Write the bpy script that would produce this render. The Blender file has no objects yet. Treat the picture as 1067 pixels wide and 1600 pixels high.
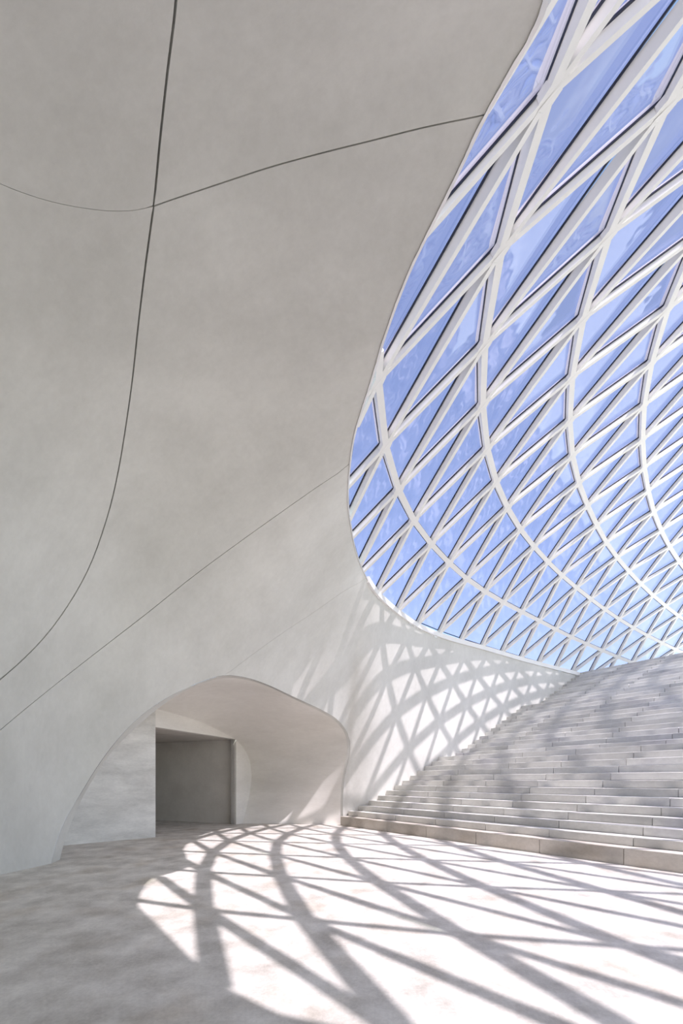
import bpy, bmesh, math, random
import numpy as np
from mathutils import Vector
from mathutils.geometry import delaunay_2d_cdt

random.seed(7)
sc = bpy.context.scene
COL = sc.collection
U = 1.4                       # eye height in metres: everything below is laid out in eye heights
FPX, HOR, CXP = 810.0, 1220.0, 533.5

# ------------------------------------------------------------------ camera, sky, sun, exposure
cam_d = bpy.data.cameras.new('camera')
cam = bpy.data.objects.new('camera', cam_d)
COL.objects.link(cam)
cam.location = (0, 0, U)
cam.rotation_euler = (math.pi / 2, 0, 0)
cam_d.sensor_fit = 'VERTICAL'
cam_d.sensor_height = 36.0
cam_d.lens = 36.0 * FPX / 1600.0
cam_d.shift_y = (HOR - 800.0) / 1600.0
cam_d.clip_start = 0.05
cam_d.clip_end = 500
sc.camera = cam

world = bpy.data.worlds.new('sky')
sc.world = world
world.use_nodes = True
bg = world.node_tree.nodes['Background']
sky = world.node_tree.nodes.new('ShaderNodeTexSky')
sky.sky_type = 'NISHITA'
sky.sun_disc = False
sky.sun_elevation = math.radians(49.0)
sky.sun_rotation = math.atan2(0.560, -0.664)
sky.air_density = 1.0
sky.dust_density = 1.2
sky.ozone_density = 1.0
world.node_tree.links.new(sky.outputs['Color'], bg.inputs['Color'])
bg.inputs['Strength'].default_value = 0.31

SUN_X, SUN_Y = -0.560, 0.664   # horizontal travel of a sun ray per unit it falls
sun_d = bpy.data.lights.new('sun', 'SUN')
sun_d.energy = 8.8
sun_d.color = (0.955, 1.0, 0.925)
sun_d.angle = math.radians(0.55)
sun = bpy.data.objects.new('sun', sun_d)
COL.objects.link(sun)
sun.rotation_euler = Vector((SUN_X, SUN_Y, -1.0)).to_track_quat('-Z', 'Y').to_euler()
sun.location = (12, -14, 24)

sc.view_settings.view_transform = 'Standard'
sc.view_settings.look = 'None'
sc.view_settings.gamma = 1.0
sc.view_settings.use_curve_mapping = False
sc.view_settings.exposure = 0.0

# ------------------------------------------------------------------ materials
def new_mat(name):
    m = bpy.data.materials.new(name)
    m.use_nodes = True
    nt = m.node_tree
    return m, nt, nt.nodes['Principled BSDF']

def concrete(name, c_lo, c_hi, scale=1.0, rough=0.75, bump=0.15, stretch=(1, 1, 1), rot=(0, 0, 0), vary=0.0, stain=None, spec=0.3):
    """mottled fair-faced concrete: two octaves of cloudy tone, fine grain, soft relief"""
    m, nt, bs = new_mat(name)
    N, Lk = nt.nodes, nt.links
    tc = N.new('ShaderNodeTexCoord')
    mp = N.new('ShaderNodeMapping')
    mp.inputs['Scale'].default_value = stretch
    mp.inputs['Rotation'].default_value = rot
    Lk.new(tc.outputs['Object'], mp.inputs['Vector'])
    n1 = N.new('ShaderNodeTexNoise')
    n1.inputs['Scale'].default_value = 0.9 * scale
    n1.inputs['Detail'].default_value = 8
    n1.inputs['Roughness'].default_value = 0.62
    Lk.new(mp.outputs['Vector'], n1.inputs['Vector'])
    n2 = N.new('ShaderNodeTexNoise')
    n2.inputs['Scale'].default_value = 14 * scale
    n2.inputs['Detail'].default_value = 6
    n2.inputs['Roughness'].default_value = 0.7
    Lk.new(mp.outputs['Vector'], n2.inputs['Vector'])
    mx = N.new('ShaderNodeMath'); mx.operation = 'MULTIPLY_ADD'
    Lk.new(n2.outputs['Fac'], mx.inputs[0]); mx.inputs[1].default_value = 0.35
    Lk.new(n1.outputs['Fac'], mx.inputs[2])
    rp = N.new('ShaderNodeValToRGB')
    rp.color_ramp.elements[0].position = 0.42
    rp.color_ramp.elements[0].color = (*c_lo, 1)
    rp.color_ramp.elements[1].position = 0.92
    rp.color_ramp.elements[1].color = (*c_hi, 1)
    Lk.new(mx.outputs[0], rp.inputs['Fac'])
    col = rp.outputs['Color']
    if stain:
        n3 = N.new('ShaderNodeTexNoise')
        n3.inputs['Scale'].default_value = stain[1]
        n3.inputs['Detail'].default_value = 3
        Lk.new(mp.outputs['Vector'], n3.inputs['Vector'])
        r3 = N.new('ShaderNodeValToRGB')
        r3.color_ramp.elements[0].position = 0.52
        r3.color_ramp.elements[0].color = (1, 1, 1, 1)
        r3.color_ramp.elements[1].position = 0.72
        r3.color_ramp.elements[1].color = (*stain[0], 1)
        Lk.new(n3.outputs['Fac'], r3.inputs['Fac'])
        mm = N.new('ShaderNodeMixRGB'); mm.blend_type = 'MULTIPLY'; mm.inputs[0].default_value = 1
        Lk.new(col, mm.inputs[1]); Lk.new(r3.outputs['Color'], mm.inputs[2])
        col = mm.outputs['Color']
    if vary:
        oi = N.new('ShaderNodeObjectInfo')
        mr = N.new('ShaderNodeMapRange')
        mr.inputs['To Min'].default_value = 1 - vary
        mr.inputs['To Max'].default_value = 1 + vary * 0.5
        Lk.new(oi.outputs['Random'], mr.inputs['Value'])
        mv = N.new('ShaderNodeMixRGB'); mv.blend_type = 'MULTIPLY'; mv.inputs[0].default_value = 1
        Lk.new(col, mv.inputs[1]); Lk.new(mr.outputs['Result'], mv.inputs[2])
        col = mv.outputs['Color']
    Lk.new(col, bs.inputs['Base Color'])
    bs.inputs['Roughness'].default_value = rough
    bs.inputs['Specular IOR Level'].default_value = spec
    bp = N.new('ShaderNodeBump')
    bp.inputs['Strength'].default_value = bump
    bp.inputs['Distance'].default_value = 0.02
    Lk.new(mx.outputs[0], bp.inputs['Height'])
    Lk.new(bp.outputs['Normal'], bs.inputs['Normal'])
    return m

def plain(name, c, rough=0.5, metal=0.0, spec=0.4):
    m, nt, bs = new_mat(name)
    N, Lk = nt.nodes, nt.links
    tc = N.new('ShaderNodeTexCoord')
    n1 = N.new('ShaderNodeTexNoise')
    n1.inputs['Scale'].default_value = 3
    n1.inputs['Detail'].default_value = 4
    Lk.new(tc.outputs['Object'], n1.inputs['Vector'])
    rp = N.new('ShaderNodeValToRGB')
    rp.color_ramp.elements[0].color = (*[v * 0.95 for v in c], 1)
    rp.color_ramp.elements[1].color = (*[min(1, v * 1.04) for v in c], 1)
    Lk.new(n1.outputs['Fac'], rp.inputs['Fac'])
    Lk.new(rp.outputs['Color'], bs.inputs['Base Color'])
    bs.inputs['Roughness'].default_value = rough
    bs.inputs['Metallic'].default_value = metal
    bs.inputs['Specular IOR Level'].default_value = spec
    return m

M_SHELL = concrete('shell_concrete', (0.52, 0.512, 0.47), (0.68, 0.672, 0.625), 0.8, 0.8, 0.18, (1, 1, 0.7), (0.2, 0.5, 0.3))
M_FLOOR = concrete('floor_concrete', (0.38, 0.352, 0.308), (0.83, 0.80, 0.74), 2.3, 0.6, 0.2, (1.2, 0.9, 1), stain=((0.86, 0.82, 0.77), 1.3))
M_INNER = concrete('portal_concrete', (0.48, 0.47, 0.435), (0.84, 0.825, 0.775), 1.4, 0.8, 0.15, (0.6, 0.6, 2.2))
M_SOFFIT = concrete('soffit_concrete', (0.66, 0.635, 0.58), (0.84, 0.815, 0.76), 0.8, 0.8, 0.15, (0.5, 0.5, 1.8))
M_PASSAGE = concrete('passage_concrete', (0.66, 0.63, 0.575), (0.84, 0.81, 0.755), 1.2, 0.85, 0.15)
M_BOARDS = concrete('boarded_ceiling', (0.36, 0.335, 0.285), (0.84, 0.805, 0.74), 1.6, 0.85, 0.4, (0.6, 9, 1), (0, 0, 0.4))
M_STONE = concrete('stair_stone', (0.55, 0.54, 0.495), (0.83, 0.82, 0.765), 1.2, 0.75, 0.2, (0.8, 0.8, 1.6), vary=0.16, stain=((0.72, 0.72, 0.76), 1.1))
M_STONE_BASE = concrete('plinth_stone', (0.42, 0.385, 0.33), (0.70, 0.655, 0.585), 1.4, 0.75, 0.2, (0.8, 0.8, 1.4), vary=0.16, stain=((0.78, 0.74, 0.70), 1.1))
M_JOINT = plain('joint_shadow_filler', (0.10, 0.095, 0.085), 0.9)
M_STEEL = plain('white_painted_steel', (0.78, 0.77, 0.735), 0.45)
M_GASKET = plain('black_gasket', (0.012, 0.016, 0.035), 0.5)
M_FLASH = plain('crumpled_flashing', (0.78, 0.78, 0.77), 0.3, 0.5)

def glass_mat():
    m = bpy.data.materials.new('blue_glass')
    m.use_nodes = True
    nt = m.node_tree
    N, Lk = nt.nodes, nt.links
    for n in list(N): N.remove(n)
    out = N.new('ShaderNodeOutputMaterial')
    tr = N.new('ShaderNodeBsdfTransparent')
    tr.inputs['Color'].default_value = (0.965, 0.905, 0.975, 1)
    gl = N.new('ShaderNodeBsdfGlossy')
    gl.inputs['Roughness'].default_value = 0.02
    gl.inputs['Color'].default_value = (0.9, 0.94, 1, 1)
    lw_ = N.new('ShaderNodeLayerWeight')          # Schlick's curve, the same from both sides of the pane
    pw = N.new('ShaderNodeMath'); pw.operation = 'POWER'; pw.inputs[1].default_value = 5.0
    ma = N.new('ShaderNodeMath'); ma.operation = 'MULTIPLY_ADD'; ma.inputs[1].default_value = 0.96; ma.inputs[2].default_value = 0.06
    lw_.inputs['Blend'].default_value = 0.5
    Lk.new(lw_.outputs['Facing'], pw.inputs[0]); Lk.new(pw.outputs[0], ma.inputs[0])
    mx = N.new('ShaderNodeMixShader')
    Lk.new(ma.outputs[0], mx.inputs['Fac'])
    Lk.new(tr.outputs['BSDF'], mx.inputs[1])
    Lk.new(gl.outputs['BSDF'], mx.inputs[2])
    # slight waviness so that reflections break into streaks
    tc = N.new('ShaderNodeTexCoord')
    nz = N.new('ShaderNodeTexNoise'); nz.inputs['Scale'].default_value = 1.6; nz.inputs['Detail'].default_value = 2
    Lk.new(tc.outputs['Object'], nz.inputs['Vector'])
    bp = N.new('ShaderNodeBump'); bp.inputs['Strength'].default_value = 0.12; bp.inputs['Distance'].default_value = 0.05
    Lk.new(nz.outputs['Fac'], bp.inputs['Height'])
    Lk.new(bp.outputs['Normal'], gl.inputs['Normal'])
    Lk.new(mx.outputs['Shader'], out.inputs['Surface'])
    return m
M_GLASS = glass_mat()

# ------------------------------------------------------------------ helpers
def empty(name, loc=(0, 0, 0)):
    o = bpy.data.objects.new(name, None)
    o.location = loc
    COL.objects.link(o)
    return o

def mesh_obj(name, verts, faces, mat, parent=None, smooth=False, scale=U):
    me = bpy.data.meshes.new(name)
    me.from_pydata([(v[0] * scale, v[1] * scale, v[2] * scale) for v in verts], [], faces)
    me.materials.append(mat)
    if smooth:
        me.polygons.foreach_set('use_smooth', [True] * len(me.polygons))
    me.update()
    o = bpy.data.objects.new(name, me)
    COL.objects.link(o)
    if parent: o.parent = parent
    return o

class MB:
    """collects verts and faces for one mesh"""
    def __init__(s): s.v = []; s.f = []
    def add(s, verts, faces):
        b = len(s.v)
        s.v += [tuple(v) for v in verts]
        s.f += [tuple(i + b for i in f) for f in faces]
    def hexa(s, a, b):   # two quads, bottom ring a and top ring b
        s.add(list(a) + list(b), [(3, 2, 1, 0), (4, 5, 6, 7), (0, 1, 5, 4), (1, 2, 6, 5), (2, 3, 7, 6), (3, 0, 4, 7)])
    def prism(s, ring_a, ring_b):
        n = len(ring_a)
        s.add(list(ring_a) + list(ring_b), [tuple(range(n - 1, -1, -1)), tuple(range(n, 2 * n))] +
              [(i, (i + 1) % n, n + (i + 1) % n, n + i) for i in range(n)])
    def build(s, name, mat, parent=None, smooth=False):
        return mesh_obj(name, s.v, s.f, mat, parent, smooth)

def unit(a):
    a = np.asarray(a, float)
    return a / max(np.linalg.norm(a), 1e-9)

def cubic(xs, ys):
    """monotone-ish smooth interpolation (Catmull-Rom on uneven knots)"""
    xs = np.asarray(xs, float); ys = np.asarray(ys, float)
    if ys.ndim == 1: ys = ys[:, None]
    m = np.zeros_like(ys)
    d = np.diff(ys, axis=0) / np.diff(xs)[:, None]
    m[0] = d[0]; m[-1] = d[-1]
    w0 = np.diff(xs)[1:, None]; w1 = np.diff(xs)[:-1, None]
    m[1:-1] = (d[:-1] * w0 + d[1:] * w1) / (w0 + w1)
    def f(x):
        x = np.atleast_1d(np.asarray(x, float))
        j = np.clip(np.searchsorted(xs, x) - 1, 0, len(xs) - 2)
        h = (xs[j + 1] - xs[j]); t = ((x - xs[j]) / h)[:, None]; h = h[:, None]
        return ((2 * t**3 - 3 * t**2 + 1) * ys[j] + (t**3 - 2 * t**2 + t) * h * m[j]
                + (-2 * t**3 + 3 * t**2) * ys[j + 1] + (t**3 - t**2) * h * m[j + 1])
    return f

# ------------------------------------------------------------------ the glazed surface: a lattice of nodes (rib i, step k)
I0, K0 = -2, -6
NODES = np.array([[float(q) for q in r.split(',')] for r in """-0.137,-3.181,1.726,-0.624,-1.538,2.26,-1.023,0.023,2.7,-1.331,1.499,3.047,-1.545,2.89,3.301,-1.662,4.194,3.469,-1.682,5.41,3.564,-1.604,6.538,3.602,-1.433,7.58,3.602,-1.171,8.537,3.582,-0.822,9.414,3.556,-0.391,10.216,3.534,0.114,10.949,3.52,0.682,11.622,3.517,1.301,12.247,3.524,1.956,12.833,3.538,2.636,13.39,3.555,3.332,13.926,3.573,4.037,14.448,3.589,4.747,14.959,3.598,5.461,15.461,3.6,6.18,15.957,3.593,6.906,16.446,3.575,7.64,16.928,3.548,8.383,17.404,3.51,9.132,17.876,3.464,9.885,18.344,3.413,10.641,18.81,3.358,11.4,19.274,3.301,12.16,19.737,3.243;1.01,-3.922,2.105,0.524,-2.277,2.653,0.115,-0.708,3.13,-0.216,0.783,3.532,-0.463,2.193,3.856,-0.616,3.521,4.096,-0.665,4.768,4.254,-0.603,5.934,4.341,-0.435,7.017,4.377,-0.171,8.014,4.386,0.181,8.927,4.385,0.611,9.764,4.381,1.108,10.534,4.375,1.661,11.247,4.371,2.262,11.911,4.37,2.9,12.537,4.37,3.565,13.131,4.368,4.246,13.704,4.361,4.934,14.26,4.348,5.629,14.802,4.328,6.334,15.329,4.301,7.052,15.843,4.267,7.782,16.344,4.225,8.524,16.834,4.177,9.277,17.313,4.124,10.039,17.784,4.068,10.806,18.25,4.009,11.577,18.711,3.949,12.351,19.171,3.888,13.127,19.628,3.826;2.157,-4.659,2.489,1.669,-3.018,3.046,1.251,-1.443,3.55,0.904,0.064,4.001,0.631,1.495,4.391,0.439,2.844,4.71,0.343,4.121,4.952,0.384,5.328,5.097,0.556,6.457,5.162,0.834,7.493,5.195,1.189,8.437,5.223,1.623,9.305,5.239,2.112,10.114,5.237,2.642,10.873,5.223,3.219,11.58,5.215,3.836,12.245,5.204,4.489,12.875,5.186,5.159,13.483,5.151,5.828,14.076,5.102,6.505,14.651,5.053,7.202,15.2,5.005,7.925,15.729,4.942,8.662,16.242,4.87,9.411,16.741,4.801,10.171,17.224,4.735,10.939,17.697,4.672,11.712,18.162,4.609,12.489,18.622,4.548,13.268,19.079,4.488,14.049,19.533,4.428;3.313,-5.386,2.878,2.807,-3.754,3.448,2.377,-2.183,3.969,2.019,-0.674,4.443,1.728,0.775,4.879,1.506,2.167,5.278,1.405,3.484,5.602,1.457,4.721,5.817,1.631,5.886,5.935,1.898,6.946,6.023,2.239,7.931,6.071,2.648,8.846,6.093,3.115,9.697,6.1,3.635,10.497,6.084,4.19,11.245,6.07,4.773,11.957,6.04,5.389,12.635,5.996,6.036,13.28,5.937,6.702,13.9,5.864,7.384,14.497,5.782,8.084,15.071,5.692,8.804,15.619,5.604,9.548,16.142,5.51,10.306,16.646,5.419,11.061,17.14,5.335,11.813,17.627,5.258,12.564,18.11,5.184,13.313,18.59,5.113,14.061,19.067,5.044,14.808,19.542,4.976;4.48,-6.106,3.265,3.952,-4.475,3.86,3.492,-2.891,4.419,3.109,-1.355,4.936,2.827,0.13,5.397,2.671,1.553,5.785,2.595,2.905,6.125,2.614,4.168,6.408,2.761,5.338,6.614,3.01,6.445,6.733,3.332,7.473,6.81,3.719,8.432,6.846,4.165,9.331,6.846,4.664,10.165,6.834,5.206,10.947,6.807,5.771,11.695,6.76,6.355,12.411,6.699,6.975,13.087,6.628,7.625,13.732,6.542,8.3,14.349,6.445,8.995,14.942,6.335,9.712,15.507,6.221,10.441,16.053,6.106,11.185,16.572,6.002,11.945,17.065,5.911,12.715,17.539,5.83,13.493,18.001,5.755,14.276,18.454,5.684,15.062,18.9,5.617,15.851,19.342,5.552;5.642,-6.815,3.664,5.127,-5.164,4.277,4.7,-3.563,4.84,4.361,-2.013,5.353,4.105,-0.511,5.823,3.921,0.938,6.255,3.844,2.32,6.623,3.86,3.627,6.928,3.969,4.856,7.164,4.17,6.007,7.329,4.461,7.076,7.433,4.83,8.064,7.491,5.257,8.992,7.505,5.736,9.863,7.485,6.249,10.684,7.449,6.789,11.457,7.403,7.362,12.202,7.32,7.97,12.905,7.225,8.607,13.574,7.119,9.268,14.211,7.009,9.945,14.819,6.903,10.64,15.4,6.798,11.352,15.955,6.692,12.082,16.484,6.587,12.83,16.987,6.484,13.591,17.472,6.383,14.361,17.944,6.284,15.137,18.408,6.185,15.918,18.864,6.087,16.701,19.317,5.989;6.816,-7.512,4.064,6.341,-5.828,4.69,5.932,-4.195,5.277,5.594,-2.613,5.822,5.339,-1.086,6.318,5.187,0.381,6.749,5.12,1.783,7.123,5.112,3.118,7.451,5.178,4.378,7.721,5.336,5.56,7.923,5.587,6.664,8.057,5.922,7.695,8.132,6.325,8.658,8.156,6.78,9.563,8.142,7.276,10.417,8.097,7.808,11.225,8.027,8.372,11.991,7.936,8.965,12.719,7.83,9.586,13.411,7.715,10.229,14.068,7.599,10.892,14.693,7.485,11.573,15.288,7.374,12.272,15.855,7.267,12.988,16.393,7.162,13.722,16.905,7.058,14.468,17.398,6.955,15.223,17.877,6.854,15.984,18.348,6.752,16.749,18.812,6.651,17.517,19.271,6.551;7.998,-8.198,4.471,7.579,-6.474,5.106,7.223,-4.802,5.7,6.932,-3.183,6.253,6.7,-1.622,6.764,6.51,-0.127,7.237,6.357,1.292,7.669,6.3,2.639,8.028,6.344,3.914,8.313,6.483,5.119,8.529,6.709,6.254,8.679,7.013,7.32,8.768,7.387,8.321,8.802,7.82,9.263,8.789,8.301,10.15,8.738,8.822,10.988,8.658,9.376,11.782,8.556,9.957,12.533,8.44,10.564,13.246,8.318,11.193,13.922,8.193,11.841,14.564,8.071,12.509,15.174,7.954,13.195,15.752,7.841,13.898,16.3,7.733,14.619,16.819,7.63,15.352,17.317,7.53,16.094,17.802,7.432,16.841,18.276,7.336,17.593,18.743,7.241,18.348,19.205,7.147;9.19,-8.875,4.879,8.84,-7.11,5.516,8.527,-5.401,6.122,8.246,-3.751,6.697,7.998,-2.166,7.239,7.785,-0.65,7.741,7.623,0.793,8.193,7.533,2.161,8.581,7.534,3.458,8.896,7.631,4.685,9.136,7.822,5.847,9.303,8.098,6.945,9.404,8.448,7.982,9.443,8.861,8.959,9.431,9.327,9.881,9.377,9.834,10.751,9.289,10.377,11.571,9.178,10.947,12.347,9.053,11.541,13.081,8.922,12.157,13.776,8.789,12.792,14.434,8.659,13.446,15.058,8.534,14.119,15.648,8.416,14.81,16.205,8.305,15.519,16.731,8.201,16.241,17.234,8.102,16.972,17.722,8.007,17.71,18.199,7.914,18.451,18.669,7.823,19.196,19.133,7.733;10.381,-9.552,5.238,10.102,-7.746,5.876,9.83,-6,6.493,9.561,-4.32,7.088,9.296,-2.709,7.657,9.059,-1.172,8.185,8.888,0.294,8.654,8.767,1.684,9.067,8.724,3.001,9.409,8.779,4.251,9.67,8.936,5.44,9.853,9.183,6.57,9.963,9.509,7.642,10.008,9.903,8.656,9.997,10.352,9.612,9.939,10.847,10.513,9.845,11.378,11.361,9.726,11.937,12.161,9.593,12.519,12.916,9.453,13.121,13.629,9.313,13.743,14.304,9.176,14.383,14.942,9.045,15.043,15.543,8.922,15.722,16.11,8.808,16.42,16.643,8.704,17.131,17.152,8.606,17.851,17.643,8.513,18.578,18.123,8.423,19.309,18.595,8.335,20.044,19.06,8.249;11.573,-10.229,5.554,11.364,-8.381,6.194,11.133,-6.599,6.82,10.875,-4.888,7.432,10.594,-3.253,8.024,10.334,-1.694,8.575,10.154,-0.206,9.06,10.001,1.207,9.495,9.914,2.545,9.86,9.927,3.817,10.141,10.049,5.033,10.337,10.268,6.195,10.456,10.571,7.303,10.505,10.944,8.353,10.495,11.378,9.343,10.433,11.859,10.275,10.334,12.379,11.151,10.208,12.926,11.974,10.067,13.496,12.75,9.921,14.085,13.482,9.774,14.693,14.174,9.631,15.32,14.825,9.494,15.967,15.439,9.367,16.634,16.016,9.251,17.32,16.555,9.146,18.02,17.069,9.049,18.73,17.564,8.957,19.446,18.047,8.87,20.168,18.521,8.785,20.892,18.988,8.702;12.765,-10.907,5.832,12.626,-9.017,6.473,12.437,-7.198,7.107,12.189,-5.456,7.734,11.892,-3.797,8.348,11.609,-2.217,8.919,11.419,-0.705,9.417,11.234,0.729,9.871,11.103,2.088,10.257,11.076,3.383,10.554,11.163,4.626,10.763,11.353,5.82,10.889,11.632,6.964,10.943,11.985,8.05,10.932,12.403,9.075,10.868,12.872,10.037,10.764,13.38,10.94,10.632,13.916,11.788,10.485,14.473,12.585,10.332,15.049,13.336,10.18,15.644,14.043,10.031,16.257,14.709,9.89,16.892,15.335,9.759,17.546,15.921,9.64,18.221,16.467,9.535,18.91,16.986,9.439,19.609,17.485,9.349,20.315,17.97,9.264,21.026,18.447,9.182,21.74,18.916,9.102;13.957,-11.584,6.077,13.888,-9.652,6.719,13.74,-7.797,7.36,13.503,-6.025,8.001,13.19,-4.341,8.632,12.883,-2.739,9.221,12.685,-1.204,9.731,12.468,0.252,10.203,12.293,1.632,10.606,12.224,2.949,10.919,12.276,4.219,11.137,12.438,5.446,11.271,12.693,6.624,11.328,13.027,7.747,11.318,13.428,8.806,11.251,13.885,9.799,11.142,14.381,10.73,11.005,14.906,11.601,10.853,15.451,12.42,10.695,16.013,13.189,10.537,16.594,13.913,10.383,17.195,14.593,10.238,17.816,15.231,10.104,18.458,15.826,9.983,19.121,16.379,9.877,19.799,16.903,9.782,20.488,17.406,9.693,21.183,17.894,9.61,21.884,18.373,9.531,22.588,18.844,9.453;15.149,-12.261,6.293,15.15,-10.288,6.935,15.043,-8.396,7.582,14.817,-6.593,8.235,14.488,-4.884,8.883,14.158,-3.262,9.487,13.95,-1.703,10.008,13.702,-0.225,10.494,13.483,1.175,10.914,13.372,2.515,11.239,13.39,3.812,11.467,13.523,5.071,11.606,13.754,6.285,11.666,14.068,7.443,11.657,14.454,8.537,11.588,14.897,9.562,11.476,15.382,10.519,11.333,15.895,11.415,11.176,16.428,12.254,11.013,16.977,13.043,10.851,17.545,13.783,10.694,18.132,14.477,10.544,18.74,15.127,10.407,19.37,15.731,10.285,20.022,16.291,10.179,20.689,16.82,10.084,21.367,17.326,9.997,22.052,17.818,9.915,22.742,18.299,9.838,23.436,18.772,9.763""".split(';')])
NODES = NODES.reshape(NODES.shape[0], -1, 3)
NI, NK = NODES.shape[:2]
gi = np.gradient(NODES, axis=0); gk = np.gradient(NODES, axis=1)
NRM = np.cross(gi, gk); NRM /= np.linalg.norm(NRM, axis=2)[..., None]
if NRM[5, 12, 2] < 0: NRM = -NRM            # outward and up

def bil(A, i, k):
    ii = min(max(i - I0, 0), NI - 1.001); kk = min(max(k - K0, 0), NK - 1.001)
    a, b = int(ii), int(kk); u, v = ii - a, kk - b
    return (1-u)*(1-v)*A[a, b] + u*(1-v)*A[a+1, b] + (1-u)*v*A[a, b+1] + u*v*A[a+1, b+1]
def surf(i, k): return bil(NODES, i, k)
def snrm(i, k): return unit(bil(NRM, i, k))

# rim of the opening in lattice coordinates, and the foot of the shell below it in plan (x, y)
SEC = [  # k, i, foot x, foot y
 (21, -1.0, 11.2, 18.55), (18.5, -1.0, 9.4, 17.35), (15.75, -0.95, 7.66, 16.27), (12.575, -1.0, 5.9, 15.19), (10.2, -1.0, 4.26, 14.18), (8.425, -1.025, 2.95, 13.38),
 (7.25, -1.02, 2.05, 12.82), (6.25, -0.975, 1.3, 12.36), (5.275, -0.925, 0.62, 11.98), (4.55, -0.875, 0.16, 11.86), (3.95, -0.80, -0.08, 11.7), (3.3, -0.72, -0.55, 10.9),
 (2.725, -0.625, -1.0, 10.2), (2.15, -0.525, -1.55, 9.35), (1.6, -0.40, -2.15, 8.4), (1.225, -0.28, -2.6, 7.75), (0.775, -0.075, -3.1, 7.0), (0.45, 0.025, -3.42, 6.52),
 (0.10, 0.175, -3.56, 5.95), (-0.225, 0.35, -3.66, 5.3), (-0.5, 0.455, -3.85, 4.6), (-0.75, 0.61, -4.1, 3.8), (-1.1, 0.40, -4.5, 2.6), (-1.5, 0.08, -4.9, 1.5),
 (-2.2, 0.15, -5.5, -0.6), (-2.65, 0.55, -6.0, -2.4), (-2.95, 1.1, -6.2, -4.2), (-3.25, 2.2, -5.6, -6.2), (-3.6, 3.7, -4.0, -8.6), (-4.1, 6.2, -0.5, -10.5), (-4.7, 9.6, 5.0, -12.0)]
_ks = [s[0] for s in SEC][::-1]; _is = [s[1] for s in SEC][::-1]
_irim = cubic([-5.9] + _ks, [14.0] + _is)
def irim(k): return float(_irim(min(max(k, -5.9), 21))[0, 0])
def gin(i, k): return i - irim(k)

RIM = np.array([surf(s[1], s[0]) - snrm(s[1], s[0]) * 0.02 for s in SEC])
FOOT = np.array([(s[2], s[3], 0.0) for s in SEC])
PS = np.arange(len(SEC), dtype=float)
fR = cubic(PS, RIM); fF = cubic(PS, FOOT)

def shell(p, q):
    """point of the concrete shell: p runs along the rim, q from the rim (0) to the floor (1)"""
    p = np.atleast_1d(p); q = np.atleast_1d(q)[:, None]
    R = fR(p); F = fF(p); F[:, 2] = 0.0
    s = np.clip((p[:, None] - 6.0) / 7.0, 0, 1); s = s * s * (3 - 2 * s)      # straight beside the stair, vaulted further round
    A1 = np.array([0.667, 0.667, 0.667]) * (1 - s) + np.array([0.56, 0.56, 0.86]) * s
    A2 = np.array([0.333, 0.333, 0.333]) * (1 - s) + np.array([-0.05, -0.05, 0.52]) * s
    h = np.clip((p[:, None] - 13.0) / 6.0, 0, 1); h = h * h * (3 - 2 * h)     # the vault flattens overhead
    A1 = A1 + h * np.array([-0.06, -0.06, 0.14]); A2 = A2 + h * np.array([0.0, 0.0, 0.27])
    C1 = R * A1 + F * (1 - A1)
    C2 = R * A2 + F * (1 - A2)
    t = q
    return (1-t)**3 * R + 3*(1-t)**2*t * C1 + 3*(1-t)*t*t * C2 + t**3 * F
def shell_n(p, q):
    e = 1e-3
    a = shell(np.asarray(p) + e, q) - shell(np.asarray(p) - e, q)
    b = shell(p, np.asarray(q) + e) - shell(p, np.asarray(q) - e)
    n = np.cross(a, b); n /= np.maximum(np.linalg.norm(n, axis=1), 1e-9)[:, None]
    return n
def project(P):
    P = np.atleast_2d(P); D = np.maximum(P[:, 1], 0.05)
    return np.c_[CXP + FPX * P[:, 0] / D, HOR - FPX * (P[:, 2] - 1) / D]

# table to find where a sight line of the survey meets the shell
_pp = np.linspace(0, len(SEC) - 1, 621); _qq = np.linspace(0, 1, 161)
_G = np.stack(np.meshgrid(_pp, _qq, indexing='ij'), -1).reshape(-1, 2)
_S3 = shell(_G[:, 0], _G[:, 1]); _S2 = project(_S3); _S2[_S3[:, 1] < 0.3] = 1e6
def find(u, v):
    j = int(np.argmin((_S2[:, 0] - u)**2 + (_S2[:, 1] - v)**2))
    p, q = _G[j]
    for _ in range(6):
        e = 1e-3
        f0 = project(shell([p], [q]))[0]
        fp = (project(shell([p + e], [q]))[0] - f0) / e
        fq = (project(shell([p], [q + e]))[0] - f0) / e
        J = np.array([fp, fq]).T
        try: d = np.linalg.solve(J, np.array([u, v]) - f0)
        except np.linalg.LinAlgError: break
        d = np.clip(d, -0.3, 0.3)
        p = min(max(p + d[0], 0), len(SEC) - 1); q = min(max(q + d[1], 0), 1)
    return p, q

def at(u, v, D):   # a surveyed point at depth D
    return np.array([(u - CXP) * D / FPX, D, 1 + (HOR - v) * D / FPX])

# ------------------------------------------------------------------ floor
fl = MB()
fl.hexa([(-60, -40, -0.3), (60, -40, -0.3), (60, 70, -0.3), (-60, 70, -0.3)], [(-60, -40, 0), (60, -40, 0), (60, 70, 0), (-60, 70, 0)])
floor = fl.build('floor', M_FLOOR); floor['kind'] = 'structure'

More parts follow.
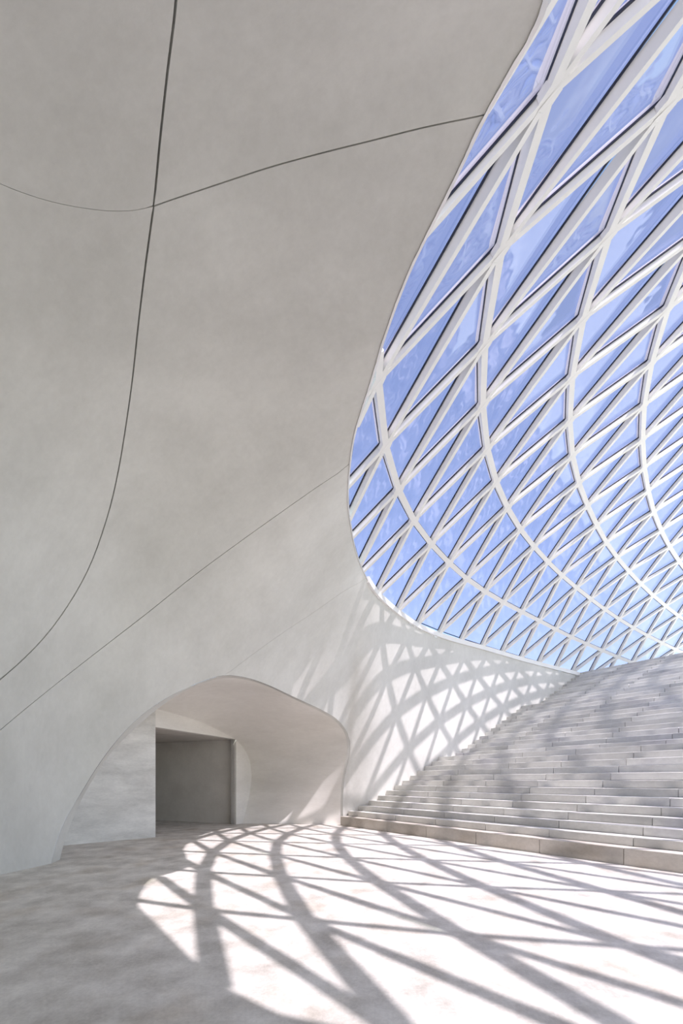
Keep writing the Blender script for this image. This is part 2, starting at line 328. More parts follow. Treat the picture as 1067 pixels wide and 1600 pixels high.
# ------------------------------------------------------------------ concrete shell, in panels cut by its joints, with the portal opening
SEAM_A = [(278, -60), (275, 0), (262, 110), (250, 220), (240, 322), (228, 410), (217, 500), (206, 600), (196, 670), (186, 730), (174, 785), (160, 832), (140, 885), (110, 940), (70, 995), (30, 1036), (0, 1062), (-40, 1096)]
SEAM_B = [(240, 322), (290, 305), (350, 285), (420, 262), (500, 240), (580, 220), (660, 200), (757, 180)]
SEAM_B2 = [(240, 322), (215, 328), (180, 330), (130, 325), (80, 315), (35, 301), (0, 287), (-50, 262)]
SEAM_C = [(541, 731), (500, 758), (440, 800), (370, 850), (300, 902), (230, 958), (150, 1020), (80, 1075), (0, 1141), (-40, 1176)]
SEAM_D = [(572, 905), (540, 922), (500, 950), (440, 990), (390, 1026), (352, 1055)]
PORTAL = [(80, 1348.5), (87, 1320), (101.4, 1282), (124, 1244), (155.6, 1193), (187.5, 1151.5), (219, 1120), (257.6, 1092.6), (289.5, 1076), (318, 1064), (350, 1055.5), (384, 1059),
          (420, 1071), (452, 1086), (482, 1100), (507, 1112), (526, 1124), (539, 1139), (546, 1157), (546.5, 1173), (541, 1200), (537, 1225), (535.5, 1255), (536, 1288)]
def dense(pts, n):
    pts = np.array(pts, float); t = np.r_[0, np.cumsum(np.hypot(*np.diff(pts, axis=0).T))]
    return cubic(t, pts)(np.linspace(0, t[-1], n))
def to_pq(pts, n): return [find(u, v) for u, v in dense(pts, n)]
sA = to_pq(SEAM_A, 60); sB = to_pq(SEAM_B, 30); sB2 = to_pq(SEAM_B2, 24); sC = to_pq(SEAM_C, 46); sD = to_pq(SEAM_D, 24)
port = to_pq(PORTAL, 72)
# run the joints on past the picture, and pin their ends on rim, floor and each other
def extend(seq, n=3, step=None):
    a, b = np.array(seq[-2]), np.array(seq[-1]); d = b - a
    return seq + [tuple(b + d * (j + 1) * (step or 1)) for j in range(n)]
PMAX = len(SEC) - 1
iA = int(np.argmin([np.hypot(*(project(shell([p[0]], [p[1]]))[0] - np.array([240, 322]))) for p in sA])); sA[iA] = find(240, 322)
sB[0] = sA[iA]; sB2[0] = sA[iA]
sB[-1] = (sB[-1][0], 0.0); sC[0] = (sC[0][0], 0.0); sD[0] = (sD[0][0], 0.0)
top_i = int(np.argmin([abs(p[1] - 0) + 0 for p in port]))
iP = int(np.argmin([(p[0] - sD[-1][0])**2 + 100 * (p[1] - sD[-1][1])**2 for p in port])); sD[-1] = port[iP]
port[0] = (port[0][0], 1.0); port[-1] = (port[-1][0], 1.0)
def clampq(seq): return [(min(max(p, 0.02), PMAX - 0.02), min(max(q, 0.0), 1.0)) for p, q in seq]
sAx = clampq(sA); sCx = clampq(sC); sB2x = clampq(sB2)
print('seam ends', sA[0], sA[-1], sB2[-1], sC[-1], 'portal', port[0], port[-1])

QS = 8.0          # q is stretched so that the flat domain has even proportions
def flat(s): return [Vector((p, q * QS)) for p, q in s]
# outer boundary with the joint ends in it
ends_rim = sorted([sB[-1][0], sC[0][0], sD[0][0]])
brim = sorted(set(list(np.linspace(0, PMAX, 160)) + ends_rim))
bfoot = sorted(set(list(np.linspace(0, PMAX, 120)) + [port[0][0], port[-1][0]]))
pts = []; edges = []; tags = []
gaps = []
def add_line(seq, tag, closed=False, gap=0.0):
    b = len(pts)
    pts.extend(Vector((p, q * QS)) for p, q in seq)
    n = len(seq)
    for j in range(n - 1 + (1 if closed else 0)):
        edges.append((b + j, b + (j + 1) % n)); tags.append(tag); gaps.append(gap)
ring = [(p, 0.0) for p in brim] + [(PMAX, q) for q in np.linspace(0, 1, 20)[1:-1]] + [(p, 1.0) for p in bfoot[::-1]] + [(0.0, q) for q in np.linspace(1, 0, 20)[1:-1]]
add_line(ring, 'rim', True)
# beyond the picture the joints run on along the shell
pA0 = sAx[0]; tailA0 = [(pA0[0] + (PMAX - 0.6 - pA0[0]) * t, pA0[1] + (0.55 - pA0[1]) * t) for t in np.linspace(1, 0, 14)[:-1]]
tailA0 = [(PMAX, 0.55)] + tailA0
eA = sAx[-1]; tailA1 = [(eA[0] + (eA[0] - sAx[-4][0]) * 0, eA[1])]
dA = np.array(sAx[-1]) - np.array(sAx[-3]); tA = (1.0 - eA[1]) / max(dA[1], 1e-4)
tailA1 = [tuple(np.array(eA) + dA * tA * t) for t in np.linspace(0, 1, 8)[1:]]; tailA1[-1] = (tailA1[-1][0], 1.0)
eC = sCx[-1]; dC = np.array(sCx[-1]) - np.array(sCx[-3]); tC = (1.0 - eC[1]) / max(dC[1], 1e-4)
tailC = [tuple(np.array(eC) + dC * tC * t) for t in np.linspace(0, 1, 8)[1:]]; tailC[-1] = (tailC[-1][0], 1.0)
eB = sB2x[-1]; tailB2 = [(eB[0] + (PMAX - eB[0]) * t, eB[1] + (0.86 - eB[1]) * min(1, t * 2)) for t in np.linspace(0, 1, 16)[1:]]
add_line(tailA0 + sAx + tailA1, 'seam', gap=0.007)
add_line(sB, 'seam', gap=0.0042); add_line(sB2x + tailB2, 'seam', gap=0.0016); add_line(sCx + tailC, 'seam', gap=0.004); add_line(sD, 'seam', gap=0.0018)
add_line(port, 'port', gap=0.0036)
# inner grid points
segs = np.array([[*pts[a], *pts[b]] for a, b in edges])
def near_edges(x, y, d):
    ax, ay, bx, by = segs.T; dx, dy = bx - ax, by - ay
    t = np.clip(((x - ax) * dx + (y - ay) * dy) / np.maximum(dx*dx + dy*dy, 1e-12), 0, 1)
    return np.min((ax + t*dx - x)**2 + (ay + t*dy - y)**2) < d * d
for a, p in enumerate(np.arange(0.15, PMAX, 0.22)):
    for b, q in enumerate(np.arange(0.12, QS, 0.22)):
        x = p + (0.11 if b % 2 else 0)
        if x < PMAX - 0.1 and not near_edges(x, q, 0.08): pts.append(Vector((x, q)))
V2, E2, F2, ov, oe, of = delaunay_2d_cdt(pts, edges, [], 0, 1e-5)
kind_of = {}; gap_of = {}
for e, src in zip(E2, oe):
    ks = {tags[s] for s in src if s < len(tags)}
    gp = [gaps[s] for s in src if s < len(gaps) and tags[s] in ('seam', 'port')]
    if gp: gap_of[frozenset(e)] = max(gp)
    if ks: kind_of[frozenset(e)] = 'seam' if 'seam' in ks else ('port' if 'port' in ks else 'rim')
# flood fill into panels
edge_faces = {}
for fi, f in enumerate(F2):
    for j in range(len(f)):
        edge_faces.setdefault(frozenset((f[j], f[(j + 1) % len(f)])), []).append(fi)
region = [-1] * len(F2); nreg = 0
for s0 in range(len(F2)):
    if region[s0] >= 0: continue
    st = [s0]; region[s0] = nreg
    while st:
        fi = st.pop(); f = F2[fi]
        for j in range(len(f)):
            k = frozenset((f[j], f[(j + 1) % len(f)]))
            if k in kind_of: continue
            for o in edge_faces[k]:
                if region[o] < 0: region[o] = nreg; st.append(o)
    nreg += 1
# which region is the portal hole
pc = find(330, 1230)
def face_c(fi): return sum((V2[i] for i in F2[fi]), Vector((0, 0))) / len(F2[fi])
hole = region[min(range(len(F2)), key=lambda fi: (face_c(fi) - Vector((pc[0], pc[1] * QS))).length)]

VP = np.array([(v[0], v[1] / QS) for v in V2])
S3 = shell(VP[:, 0], VP[:, 1]); SN = shell_n(VP[:, 0], VP[:, 1])
ref = int(np.argmin(np.hypot(VP[:, 0] - 20, VP[:, 1] - 0.5)))
if SN[ref] @ (np.array([0.0, 4, 1]) - S3[ref]) > 0: SN = -SN      # SN points away from the room
wall_left = empty('wall_left', (0, 0, 0)); wall_left['kind'] = 'structure'
THICK = 0.16
TH_RIM = 0.02
n_panels = 0
for r in range(nreg):
    fs = [F2[i] for i in range(len(F2)) if region[i] == r]
    if r == hole or len(fs) < 4: continue
    used = sorted({i for f in fs for i in f}); loc = {g: j for j, g in enumerate(used)}
    P = S3[used].copy(); N = SN[used]
    cen = {g: [] for g in used}
    cnt = {}
    for f in fs:
        c = S3[list(f)].mean(axis=0)
        for j in range(len(f)):
            cnt.setdefault(frozenset((f[j], f[(j+1) % len(f)])), []).append((f[j], f[(j+1) % len(f)]))
        for g in f: cen[g].append(c)
    bound = [v[0] for k, v in cnt.items() if len(v) == 1]
    seam_dir = {}
    for a, b in bound:
        if kind_of.get(frozenset((a, b))) in ('seam', 'port'):
            ed = unit(S3[b] - S3[a])
            for g in (a, b):
                n = SN[g]; side = np.cross(n, ed)
                c = np.mean(cen[g], axis=0) - S3[g]
                if side @ c < 0: side = -side
                seam_dir.setdefault(g, []).append((side, gap_of[frozenset((a, b))]))
    for g, d in seam_dir.items(): P[loc[g]] += unit(sum(s for s, w in d)) * max(w for s, w in d)
    th = np.array([TH_RIM + (THICK - TH_RIM) * min(1, VP[g, 1] / 0.3) for g in used])[:, None]
    n0 = len(used); verts = np.r_[P, P + N * th]
    # orientation: inner faces look into the room
    tri = []
    for f in fs:
        a, b, c = (loc[i] for i in f[:3]); nn = np.cross(P[b] - P[a], P[c] - P[a])
        tri.append(tuple(loc[i] for i in f) if nn @ N[a] < 0 else tuple(loc[i] for i in f[::-1]))
    faces = list(tri) + [tuple(i + n0 for i in t[::-1]) for t in tri]
    ori = set()
    for t in tri:
        for j in range(len(t)): ori.add((t[j], t[(j+1) % len(t)]))
    for a, b in bound:
        a, b = loc[a], loc[b]
        if (a, b) not in ori: a, b = b, a
        faces.append((b, a, a + n0, b + n0))
    o = mesh_obj('concrete_panel', verts, faces, M_SHELL, wall_left)
    me = o.data
    nt_ = len(tri)
    me.polygons.foreach_set('use_smooth', [True] * (2 * nt_) + [False] * (len(faces) - 2 * nt_))
    nl = []
    for pi, poly in enumerate(me.polygons):
        for li in poly.loop_indices:
            vi = me.loops[li].vertex_index
            if pi < nt_: nl.append(tuple(-N[vi]))
            elif pi < 2 * nt_: nl.append(tuple(N[vi - n0]))
            else: nl.append((0, 0, 0))
    me.normals_split_custom_set(nl)
    n_panels += 1
print('panels', n_panels)
# dark filler seen in the joints
jb = MB()
for seq in (tailA0 + sAx + tailA1, sB, sB2x + tailB2, sCx + tailC, sD, port):
    q = np.array(seq); q[:, 0] = np.clip(q[:, 0], 0.01, PMAX - 0.01); q[:, 1] = np.clip(q[:, 1], 0.004, 0.996)
    A = shell(q[:, 0], q[:, 1]); n = shell_n(q[:, 0], q[:, 1]); n = np.where(((np.array([0., 4, 1]) - A) * n).sum(1)[:, None] > 0, -n, n)
    t = np.gradient(A, axis=0); t /= np.maximum(np.linalg.norm(t, axis=1), 1e-9)[:, None]; s = np.cross(n, t)
    for j in range(len(A) - 1):
        ra = [A[j] - s[j]*.016 + n[j]*.03, A[j] + s[j]*.016 + n[j]*.03, A[j+1] + s[j+1]*.016 + n[j+1]*.03, A[j+1] - s[j+1]*.016 + n[j+1]*.03]
        rb = [A[j] - s[j]*.016 + n[j]*.05, A[j] + s[j]*.016 + n[j]*.05, A[j+1] + s[j+1]*.016 + n[j+1]*.05, A[j+1] - s[j+1]*.016 + n[j+1]*.05]
        jb.hexa(ra, rb)
jb.build('joint_filler', M_JOINT, wall_left)

# ------------------------------------------------------------------ portal: lip, soffit, recessed wall with doorway, passage
W0 = np.array([-4.28, 8.02]); W1 = np.array([-3.30, 9.20]); W2 = np.array([-2.42, 11.9])
dB = W2 - W1
def on_planeB(u, v):
    r = (u - CXP) / FPX
    t = (r * W1[1] - W1[0]) / (dB[0] - r * dB[1])
    p = W1 + dB * t
    return np.array([p[0], p[1], 1 + (HOR - v) * p[1] / FPX])
OUT = shell(np.array([p for p, q in port]), np.array([q for p, q in port])); OUT[0, 2] = 0; OUT[-1, 2] = 0
LIP = [(93.5, 1343), (101, 1314), (112, 1284), (127, 1250), (147, 1215), (168, 1183), (210, 1139), (245, 1108.5), (283, 1083), (318, 1067.5), (350, 1059), (384, 1062), (420, 1074), (452, 1089), (482, 1103), (506, 1115),
       (524, 1127), (536, 1141), (542, 1158), (542.5, 1174), (537.5, 1200), (533.5, 1225), (532, 1255), (532, 1288)]
lipuv = dense(LIP, 72)
INN_B = [(248, 1108.5), (283, 1118), (321, 1131), (353, 1147), (371, 1158), (382, 1171), (390, 1188), (392.5, 1209), (390.5, 1237), (384, 1266), (378, 1287)]
innB = np.array([on_planeB(u, v) for u, v in dense(INN_B, 44)]); innB[-1, 2] = 0
# hidden left end of the recess, on the line of the left wall
WA = W0 + (W0 - W1) * 0.32
innA = []
topA = innB[0]
for t in np.linspace(0, 1, 29)[:-1]:
    a = math.sin(t * math.pi / 2); b = 1 - math.cos(t * math.pi / 2)
    xy = WA + (np.array([topA[0], topA[1]]) - WA) * b
    innA.append(np.array([xy[0], xy[1], topA[2] * a]))
INN = np.r_[np.array(innA), innB]
lip3 = []
for j in range(72):
    D = OUT[j, 1] + 0.24 - 0.21 * min(1, max(0, (j - 44) / 16))
    p = at(lipuv[j, 0], lipuv[j, 1], D)
    lip3.append(p)
lip3 = np.array(lip3); lip3[0, 2] = 0; lip3[-1, 2] = 0
lip3[0] = at(93.5, 1343, FPX / (1343 - HOR)); lip3[0, 2] = 0
wall_portal = empty('wall_portal', (0, 0, 0)); wall_portal['kind'] = 'structure'
rows = [OUT, lip3]
T2 = np.linspace(0, 1, 12)[1:]
for t in T2:
    e = t
    mid = lip3 * (1 - e) + INN * e
    bul = math.sin(math.pi * e) * 0.22 * np.clip((66 - np.arange(72)) / 22, 0, 1)[:, None]
    cenr = np.array([-1.8, 10.4, 0.5])
    d = mid - cenr; d[:, 2] *= 1.0; d /= np.linalg.norm(d, axis=1)[:, None]
    m2 = mid + d * bul * np.clip(mid[:, 2:3] / 0.8, 0, 1)
    rows.append(m2)
def loft(rows, name, mat, parent, th=0.06):
    n = len(rows[0]); v = [tuple(p) for r in rows for p in r]
    f = []
    for a in range(len(rows) - 1):
        for b in range(n - 1):
            f.append((a*n+b, a*n+b+1, (a+1)*n+b+1, (a+1)*n+b))
    return mesh_obj(name, v, f, mat, parent, smooth=True)
lipo = loft(rows[:2], 'portal_lip', M_SHELL, wall_portal)
sof = loft(rows[1:], 'soffit', M_SOFFIT, wall_portal)
# recessed wall: left leaf, header with right jamb
HD = 1.955
zt = 2.6
lw = MB()
nA = np.array([(W1 - W0)[1], -(W1 - W0)[0]]); nA = nA / np.linalg.norm(nA)
th = 0.14
def wallpoly(poly, nrm, th):
    a = [np.array(p) for p in poly]; b = [np.array([p[0] - nrm[0]*th, p[1] - nrm[1]*th, p[2]]) for p in poly]
    return a, b
WA2 = WA + (WA - W0) * 0.15
a, b = wallpoly([(WA2[0], WA2[1], 0), (W1[0], W1[1], 0), (W1[0], W1[1], zt), (WA2[0], WA2[1], zt)], nA, th)
lw.hexa(a, b)
lw.build('side_leaf', M_INNER, wall_portal)
nB = np.array([dB[1], -dB[0]]); nB = nB / np.linalg.norm(nB)
hb = MB()
W3 = innB[-1]
door_r = on_planeB(369.3, 1288)[:2]
outl = [(W1[0], W1[1], HD)] + [(W1[0], W1[1], zt)] + [tuple(p) for p in innB[1:]] + [(door_r[0], door_r[1], 0), (door_r[0], door_r[1], HD)]
a, b = wallpoly(outl, nB, th)
# header and jamb as strips so that the concave outline stays clean
def stripwall(mb, lo, hi):
    for j in range(len(lo) - 1):
        q = [lo[j], lo[j+1], hi[j+1], hi[j]]
        a, b = wallpoly(q, nB, th); mb.hexa(a, b)
lo = []; hi = []
for p in innB:
    s = ((p[:2] - W1) @ dB) / (dB @ dB); sr = ((door_r - W1) @ dB) / (dB @ dB)
    if s <= sr + 1e-6: lo.append((p[0], p[1], HD)); hi.append(tuple(p))
cut = on_planeB(369.3, 1157.2)
lo = [(W1[0], W1[1], HD)] + lo + [(door_r[0], door_r[1], HD)]; hi = [(W1[0], W1[1], innB[0][2])] + hi + [(door_r[0], door_r[1], max(cut[2], HD))]
stripwall(hb, lo, hi)
right = [p for p in innB if ((p[:2] - W1) @ dB) / (dB @ dB) > sr]
right = [np.array([door_r[0], door_r[1], max(cut[2], HD)]) + np.array([1e-3, 3e-3, 0.03])] + right
for j in range(len(right) - 1):
    p, q = right[j], right[j+1]
    qd = [(door_r[0], door_r[1], p[2]), tuple(p), tuple(q), (door_r[0], door_r[1], q[2])]
    a, b = wallpoly(qd, nB, th); hb.hexa(a, b)
wr = W1 + dB * 1.35                       # unseen slabs added behind jamb and header to block leaking sun
nb = lambda p, d: (p[0] - nB[0] * d, p[1] - nB[1] * d)
def slab(p, q, z0, z1, d0, d1):
    hb.hexa([(*nb(p, d0), z0), (*nb(q, d0), z0), (*nb(q, d0), z1), (*nb(p, d0), z1)], [(*nb(p, d1), z0), (*nb(q, d1), z0), (*nb(q, d1), z1), (*nb(p, d1), z1)])
slab(door_r, wr, 0, 2.4, th * 0.3, th)
slab(W1, wr, HD + 0.002, 2.4, th * 0.3, th * 0.99)
hb.build('header', M_SOFFIT, wall_portal)
# passage going off behind the left leaf
pg = MB()
B0 = np.array([-2.44, 12.06]); B1 = np.array([-4.72, 13.17]); dP = (B1 - B0) / np.linalg.norm(B1 - B0)
B2 = B0 + dP * 7.0; nP = np.array([-dP[1], dP[0]])
if nP[1] < 0: nP = -nP
def vwall(mb, p, q, z0, z1, n, t):
    a, b = [(p[0], p[1], z0), (q[0], q[1], z0), (q[0], q[1], z1), (p[0], p[1], z1)], [(p[0]+n[0]*t, p[1]+n[1]*t, z0), (q[0]+n[0]*t, q[1]+n[1]*t, z0), (q[0]+n[0]*t, q[1]+n[1]*t, z1), (p[0]+n[0]*t, p[1]+n[1]*t, z1)]
    mb.hexa(a, b)
vwall(pg, B0 + nP * 0.004, B2 + nP * 0.004, 0, 2.1, nP, 0.15)
pg.build('passage_back_wall', M_PASSAGE, wall_portal)
ps = MB()
I1 = W1 - nA * th * 0.98
I2 = I1 + dP * 6.0
vwall(ps, I1, I2, 0, 2.1, -nP, 0.05)
vwall(ps, I2, B2, 0, 2.1, dP, 0.1)
ps.build('passage_side_wall', M_PASSAGE, wall_portal)
pc_ = MB()
Dr2 = door_r - nB * 0.0
Wc, Dc = W1 - nB * (th - .004), door_r - nB * (th - .004) + dB * 0.06
pc_.hexa([(Wc[0], Wc[1], HD), (Dc[0], Dc[1], HD), (B0[0]+.25, B0[1]+.25, HD), (B2[0], B2[1], HD)], [(Wc[0], Wc[1], HD+.12), (Dc[0], Dc[1], HD+.12), (B0[0]+.25, B0[1]+.25, HD+.12), (B2[0], B2[1], HD+.12)])
pc_.hexa([(Wc[0], Wc[1], HD), (B2[0], B2[1], HD), (I2[0], I2[1], HD), (I1[0], I1[1], HD)], [(Wc[0], Wc[1], HD+.12), (B2[0], B2[1], HD+.12), (I2[0], I2[1], HD+.12), (I1[0], I1[1], HD+.12)])
pc_.build('passage_ceiling', M_BOARDS, wall_portal)

rf = MB()  # unseen slab added above the passage to keep stray sun out
R0, R1 = np.array([-3.0, 13.2]), np.array([-11.5, 16.5])
rf.hexa([(-2.5, 12.4, 1.99), (-3.5, 9.75, 1.99), (-11.5, 12.6, 1.99), (-11.5, 17.0, 1.99)], [(-2.5, 12.4, 2.3), (-3.5, 9.75, 2.3), (-11.5, 12.6, 2.3), (-11.5, 17.0, 2.3)])
rf.build('passage_sun_blocker', M_PASSAGE, wall_portal)

# ------------------------------------------------------------------ glazed diagrid
win = empty('window_1', (0, 0, 0)); win['kind'] = 'structure'
BW, BD, GD = 0.086, 0.105, 0.085      # member width, depth, how deep the panes sit
def in_frame(P, m=12):
    P = np.asarray(P)
    if P[1] < 0.4: return False
    u, v = project(P)[0]
    return -m < u < 1067 + m and -m < v < 1600 and not (v > 1058 and u < 900)
def clip_tol(k): return -0.045 if k > 4 else (0.03 if k < 1.5 else 0.03 - 0.03 * (k - 1.5))
def clip_edge(a, b):
    """the stretch of lattice edge a-b (i, k) that lies inside the rim"""
    ts = np.linspace(0, 1, 41)
    g = [gin(a[0] + (b[0]-a[0])*t, a[1] + (b[1]-a[1])*t) > clip_tol(a[1] + (b[1]-a[1])*t) for t in ts]
    if not any(g): return None
    i0 = g.index(True); i1 = len(g) - 1 - g[::-1].index(True)
    return ts[i0], ts[i1]
def lerp2(a, b, t): return (a[0] + (b[0]-a[0])*t, a[1] + (b[1]-a[1])*t)
def edge_pt(a, b, t):
    A, B = NODES[a[0]-I0, a[1]-K0], NODES[b[0]-I0, b[1]-K0]
    nA, nB = NRM[a[0]-I0, a[1]-K0], NRM[b[0]-I0, b[1]-K0]
    return A + (B-A)*t, unit(nA + (nB-nA)*t)
def beam(mb, a, b, w, d, lift):
    c = clip_edge(a, b)
    if c is None or c[1] - c[0] < 0.02: return None
    P0, n0 = edge_pt(a, b, c[0]); P1, n1 = edge_pt(a, b, c[1])
    t = unit(P1 - P0)
    s0 = unit(np.cross(n0, t)) * w / 2; s1 = unit(np.cross(n1, t)) * w / 2
    mb.hexa([P0 - s0 + n0*lift, P1 - s1 + n1*lift, P1 + s1 + n1*lift, P0 + s0 + n0*lift],
            [P0 - s0 + n0*d, P1 - s1 + n1*d, P1 + s1 + n1*d, P0 + s0 + n0*d])
    return (P0 + P1) / 2
IMAX, KMIN, KMAX = I0 + NI - 1, K0, K0 + NK - 1
rest = MB()
for i in range(-1, IMAX + 1):
    mb = MB(); seen = False
    for k in range(KMIN, KMAX):
        if i == -1: continue
        m = beam(mb, (i, k), (i, k+1), BW, 0.135, 0.0)
        if m is not None and in_frame(m): seen = True
    for k in range(KMIN, KMAX + 1):      # node castings
        if i == -1 or gin(i, k) < 0.12: continue
        P, n = NODES[i-I0, k-K0], NRM[i-I0, k-K0]
        dirs = []
        for da, db in ((0, 1), (1, 0), (1, -1), (0, -1), (-1, 0), (-1, 1)):
            a, b = i + da, k + db
            if I0 <= a <= IMAX and KMIN <= b <= KMAX: dirs.append(unit(NODES[a-I0, b-K0] - P))
        if len(dirs) < 6: continue
        ra, rb = [], []
        for j in range(6):
            d0, d1 = dirs[j], dirs[(j+1) % 6]
            for d, o in ((d0, d1),):
                s = unit(np.cross(n, d)); sg = 1 if s @ o > 0 else -1
                r = 0.085
                ra += [P + d*r - s*sg*BW*.5, P + d*r + s*sg*BW*.5]
        ra2 = [p + n * 0.0015 for p in ra]; rb = [p + n * 0.05 for p in ra]
        mb.prism(ra2, rb)
    if mb.v:
        mb.build('rib', M_STEEL, win)
n_br = 0
for i in range(-1, IMAX):
    for k in range(KMIN, KMAX + 1):
        for a, b in (((i, k), (i+1, k)), ((i, k), (i+1, k-1))):
            if b[1] < KMIN: continue
            t = MB(); m = beam(t, a, b, 0.068, BD - 0.012, 0.002 if b[1] == k else 0.003)
            if m is None: continue
            if in_frame(m, 25) and n_br < 300 and b[0] <= 7:
                t.build('brace', M_STEEL, win); n_br += 1
            else: rest.add(t.v, t.f)
o = rest.build('brace', M_STEEL, win); o['kind'] = 'stuff'

def inset(poly, d):
    """inset a convex 2-D polygon by d"""
    n = len(poly); out = []
    area = sum(poly[j][0]*poly[(j+1) % n][1] - poly[(j+1) % n][0]*poly[j][1] for j in range(n))
    sg = 1 if area > 0 else -1
    lines = []
    for j in range(n):
        a, b = np.array(poly[j]), np.array(poly[(j+1) % n]); t = unit(b - a); nn = np.array([-t[1], t[0]]) * sg
        lines.append((a + nn * d, t))
    for j in range(n):
        (p, t), (q, s) = lines[j-1], lines[j]
        det = t[0]*-s[1] + s[0]*t[1]
        if abs(det) < 1e-6: out.append(q); continue
        r = q - p; u = (r[0]*-s[1] + s[0]*r[1]) / det
        out.append(p + t * u)
    ar2 = sum(out[j][0]*out[(j+1) % n][1] - out[(j+1) % n][0]*out[j][1] for j in range(n))
    for j in range(n):      # an edge that turned round means the polygon is too small
        e0 = np.array(poly[(j+1) % n]) - np.array(poly[j]); e1 = out[(j+1) % n] - out[j]
        if e0 @ e1 <= 0: return None
    return out
far_pane = MB(); far_gas = MB()
n_pane = 0
for i in range(-1, IMAX):
    for k in range(KMIN, KMAX):
        for tri in (((i, k), (i, k+1), (i+1, k)), ((i, k+1), (i+1, k+1), (i+1, k))):
            g = [gin(*t) + 0.045 for t in tri]
            if max(g) <= 0: continue
            poly = []
            for j in range(3):
                a, b = tri[j], tri[(j+1) % 3]
                if g[j] >= 0: poly.append(edge_pt(a, b, 0.0))
                c = clip_edge(a, b)
                if g[j] * g[(j+1) % 3] < 0 and c:
                    poly.append(edge_pt(a, b, c[1] if g[j] >= 0 else c[0]))
            if len(poly) < 3: continue
            keep = [poly[0]]                 # drop corners that all but coincide
            for pn in poly[1:]:
                if np.linalg.norm(pn[0] - keep[-1][0]) > 0.09 and np.linalg.norm(pn[0] - keep[0][0]) > 0.09: keep.append(pn)
            if len(keep) < 3: continue
            poly = keep
            P = np.array([p for p, n in poly]); n = unit(sum(n for p, n in poly))
            P = P + np.array([q for p, q in poly]) * GD
            c = P.mean(axis=0); ex = unit(P[1] - P[0]); n = unit(np.cross(ex, np.cross(n, ex))); ey = np.cross(n, ex)
            p2 = [((p - c) @ ex, (p - c) @ ey) for p in P]
            off = [(p - c) @ n for p in P]
            wi = BW * 0.5 - 0.008
            ho = inset(p2, wi)
            while ho is None and wi > 0.004:
                wi *= 0.5; ho = inset(p2, wi)
            if ho is None: ho = [np.array(q) for q in p2]
            hi_ = inset(p2, wi + 0.0155)
            to3 = lambda q, z: c + ex * q[0] + ey * q[1] + n * z
            pane = MB(); pane.prism([to3(q, 0.0) for q in ho], [to3(q, 0.012) for q in ho])
            gas = MB()
            if hi_ is not None:
                m_ = len(ho)
                A = [to3(q, -0.014) for q in ho]; B = [to3(q, -0.014) for q in hi_]; C_ = [to3(q, 0.0) for q in hi_]
                vs = A + B + C_
                gas.add(vs, [(j, (j+1) % m_, m_ + (j+1) % m_, m_ + j) for j in range(m_)] + [(m_ + j, m_ + (j+1) % m_, 2*m_ + (j+1) % m_, 2*m_ + j) for j in range(m_)])
            if in_frame(c, 10) and n_pane < 300 and i <= 7:
                po = pane.build('glass_pane', M_GLASS, win); n_pane += 1
                if gas.v: gas.build('gasket', M_GASKET, po)
            else:
                far_pane.add(pane.v, pane.f); far_gas.add(gas.v, gas.f)
o = far_pane.build('glass_pane', M_GLASS, win); o['kind'] = 'stuff'
o = far_gas.build('gasket', M_GASKET, win); o['kind'] = 'stuff'
print('braces', n_br, 'panes', n_pane)
# dark sill rail at the foot of the glazing
sr_ = MB()
ps_ = np.linspace(0.0, 9.5, 110); Rr = fR(ps_)
for j in range(len(Rr) - 1):
    a, b = Rr[j], Rr[j+1]; t = unit(b - a); s = unit(np.cross((0, 0, 1), t)) * 0.03; z = np.array([0, 0, 1.0])
    sr_.hexa([a - s - z*.04, b - s - z*.04, b + s - z*.04, a + s - z*.04], [a - s + z*.068, b - s + z*.068, b + s + z*.068, a + s + z*.068])
sr_.build('sill_rail', M_STEEL, win)

# pale metal flashing that edges the opening; crumpled along the low part
rnd = random.Random(3)
pe = np.linspace(0.2, PMAX - 0.5, 520); E = fR(pe)
tn = np.gradient(E, axis=0); tn /= np.linalg.norm(tn, axis=1)[:, None]
qn = shell(pe, np.full_like(pe, 0.03)) - E; qn /= np.linalg.norm(qn, axis=1)[:, None]
on = np.cross(tn, qn); on = np.where((on * ((np.array([0., 4, 1]) - E))).sum(1)[:, None] < 0, on, -on)   # outward
va = []; w1, w2 = 0.0, 0.0
for j in range(len(E)):
    amp = 0.022 if pe[j] < 9.2 else 0.003
    w1 = 0.6 * w1 + rnd.uniform(-1, 1) * amp; w2 = 0.6 * w2 + rnd.uniform(-1, 1) * amp
    base = E[j] - on[j] * 0.012
    va += [base + qn[j] * ((0.040 if pe[j] < 9.2 else 0.018) + w2), base - qn[j] * 0.012 + on[j] * w1 * .5, base - qn[j] * 0.016 + on[j] * (0.05 + w2), base + qn[j] * 0.004 + on[j] * 0.05]
fa = []
for j in range(len(E) - 1):
    for c in range(4): fa.append((4*j + c, 4*j + (c+1) % 4, 4*j + 4 + (c+1) % 4, 4*j + 4 + c))
trim = mesh_obj('trim_1', va, fa, M_FLASH); trim['kind'] = 'structure'

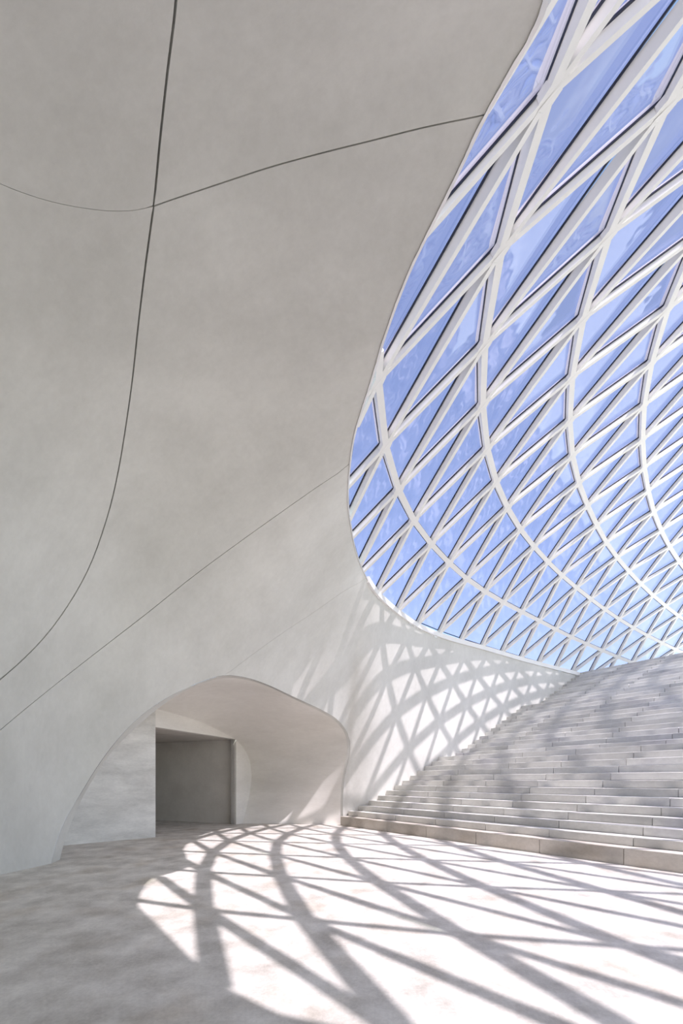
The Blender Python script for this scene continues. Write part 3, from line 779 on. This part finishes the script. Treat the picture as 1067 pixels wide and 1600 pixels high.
# ------------------------------------------------------------------ staircase of stone blocks
TH = math.radians(58.46)
e_ = np.array([math.cos(TH), -math.sin(TH)]); a_ = np.array([math.sin(TH), math.cos(TH)])
O_ = np.array([0.038, 11.528])
H1, RI, TR = 0.208, 0.1145, 0.212
NST = 37
def step_T(k): return TR * k + (0.40 if k >= 13 else 0) + (0.50 if k >= 26 else 0)
def step_z(k): return H1 + RI * k
stair = empty('staircase', (O_[0] * U, O_[1] * U, 0))
stair['label'] = 'broad grey stone staircase of pale blocks climbing beside the curved wall to the glazing'
stair['category'] = 'staircase'
NMAX = 12.5
inv = -np.array([O_[0], O_[1], 0.0])
def stair_pt(n, T, z):
    p = O_ + e_ * n + a_ * T
    return np.array([p[0], p[1], z])
def build_in_stair(mb, name, mat):
    v = [np.array(p) + inv for p in mb.v]
    return mesh_obj(name, v, mb.f, mat, stair)
core = MB(); restb = MB(); n_blk = 0
for k in range(NST):
    T0, z1 = step_T(k), step_z(k)
    T1 = (step_T(k + 1) if k < NST - 1 else T0 + 4.0) + 0.05
    z0 = 0.0 if k == 0 else step_z(k - 1)
    shift = 0.0 if k < 13 else (0.52 if k < 26 else 0.17)
    if k < 13: cuts = [-0.12, 0.44 + 1.175 * 1] + [0.44 + 1.175 * m for m in range(2, 11)] + [NMAX]
    else: cuts = [-0.15, shift] + [shift + 1.175 * m for m in range(1, 11)] + [NMAX]
    for c0, c1 in zip(cuts[:-1], cuts[1:]):
        pr = random.uniform(-0.004, 0.004); dz = random.uniform(-0.0015, 0.0015)
        g0, g1 = c0 + 0.005, c1 - 0.005
        b = 0.006
        t = MB()
        # block with a chamfered nosing
        prof = [(T0 - pr, z0 + (0.0 if k == 0 else 0.004)), (T0 - pr, z1 + dz - b), (T0 - pr + b, z1 + dz), (T1, z1 + dz), (T1, z0 + 0.004)]
        ra = [stair_pt(g0, T, z) for T, z in prof]; rb = [stair_pt(g1, T, z) for T, z in prof]
        t.prism(ra, rb)
        u0 = project(stair_pt(g0, T0, z1))[0]
        vis = stair_pt(g0, T0, z1)[1] > 0.5 and u0[0] < 1085
        if vis and n_blk < 300:
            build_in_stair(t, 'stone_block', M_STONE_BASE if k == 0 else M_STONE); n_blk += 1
        else: restb.add(t.v, t.f)
    if k < NST - 1:
        Tc, zc = T0 + 0.02, z1 - 0.015
        TB = step_T(NST - 1) + 4.0
        core.hexa([stair_pt(-0.1, Tc, zc - RI - 0.02), stair_pt(NMAX - .02, Tc, zc - RI - 0.02), stair_pt(NMAX - .02, T1 + 0.3, zc - RI - 0.02), stair_pt(-0.1, T1 + 0.3, zc - RI - 0.02)],
                  [stair_pt(-0.1, Tc, zc), stair_pt(NMAX - .02, Tc, zc), stair_pt(NMAX - .02, T1 + 0.3, zc), stair_pt(-0.1, T1 + 0.3, zc)])
ob = build_in_stair(restb, 'stone_block', M_STONE); ob['kind'] = 'stuff'
build_in_stair(core, 'core', M_JOINT)
print('blocks', n_blk)
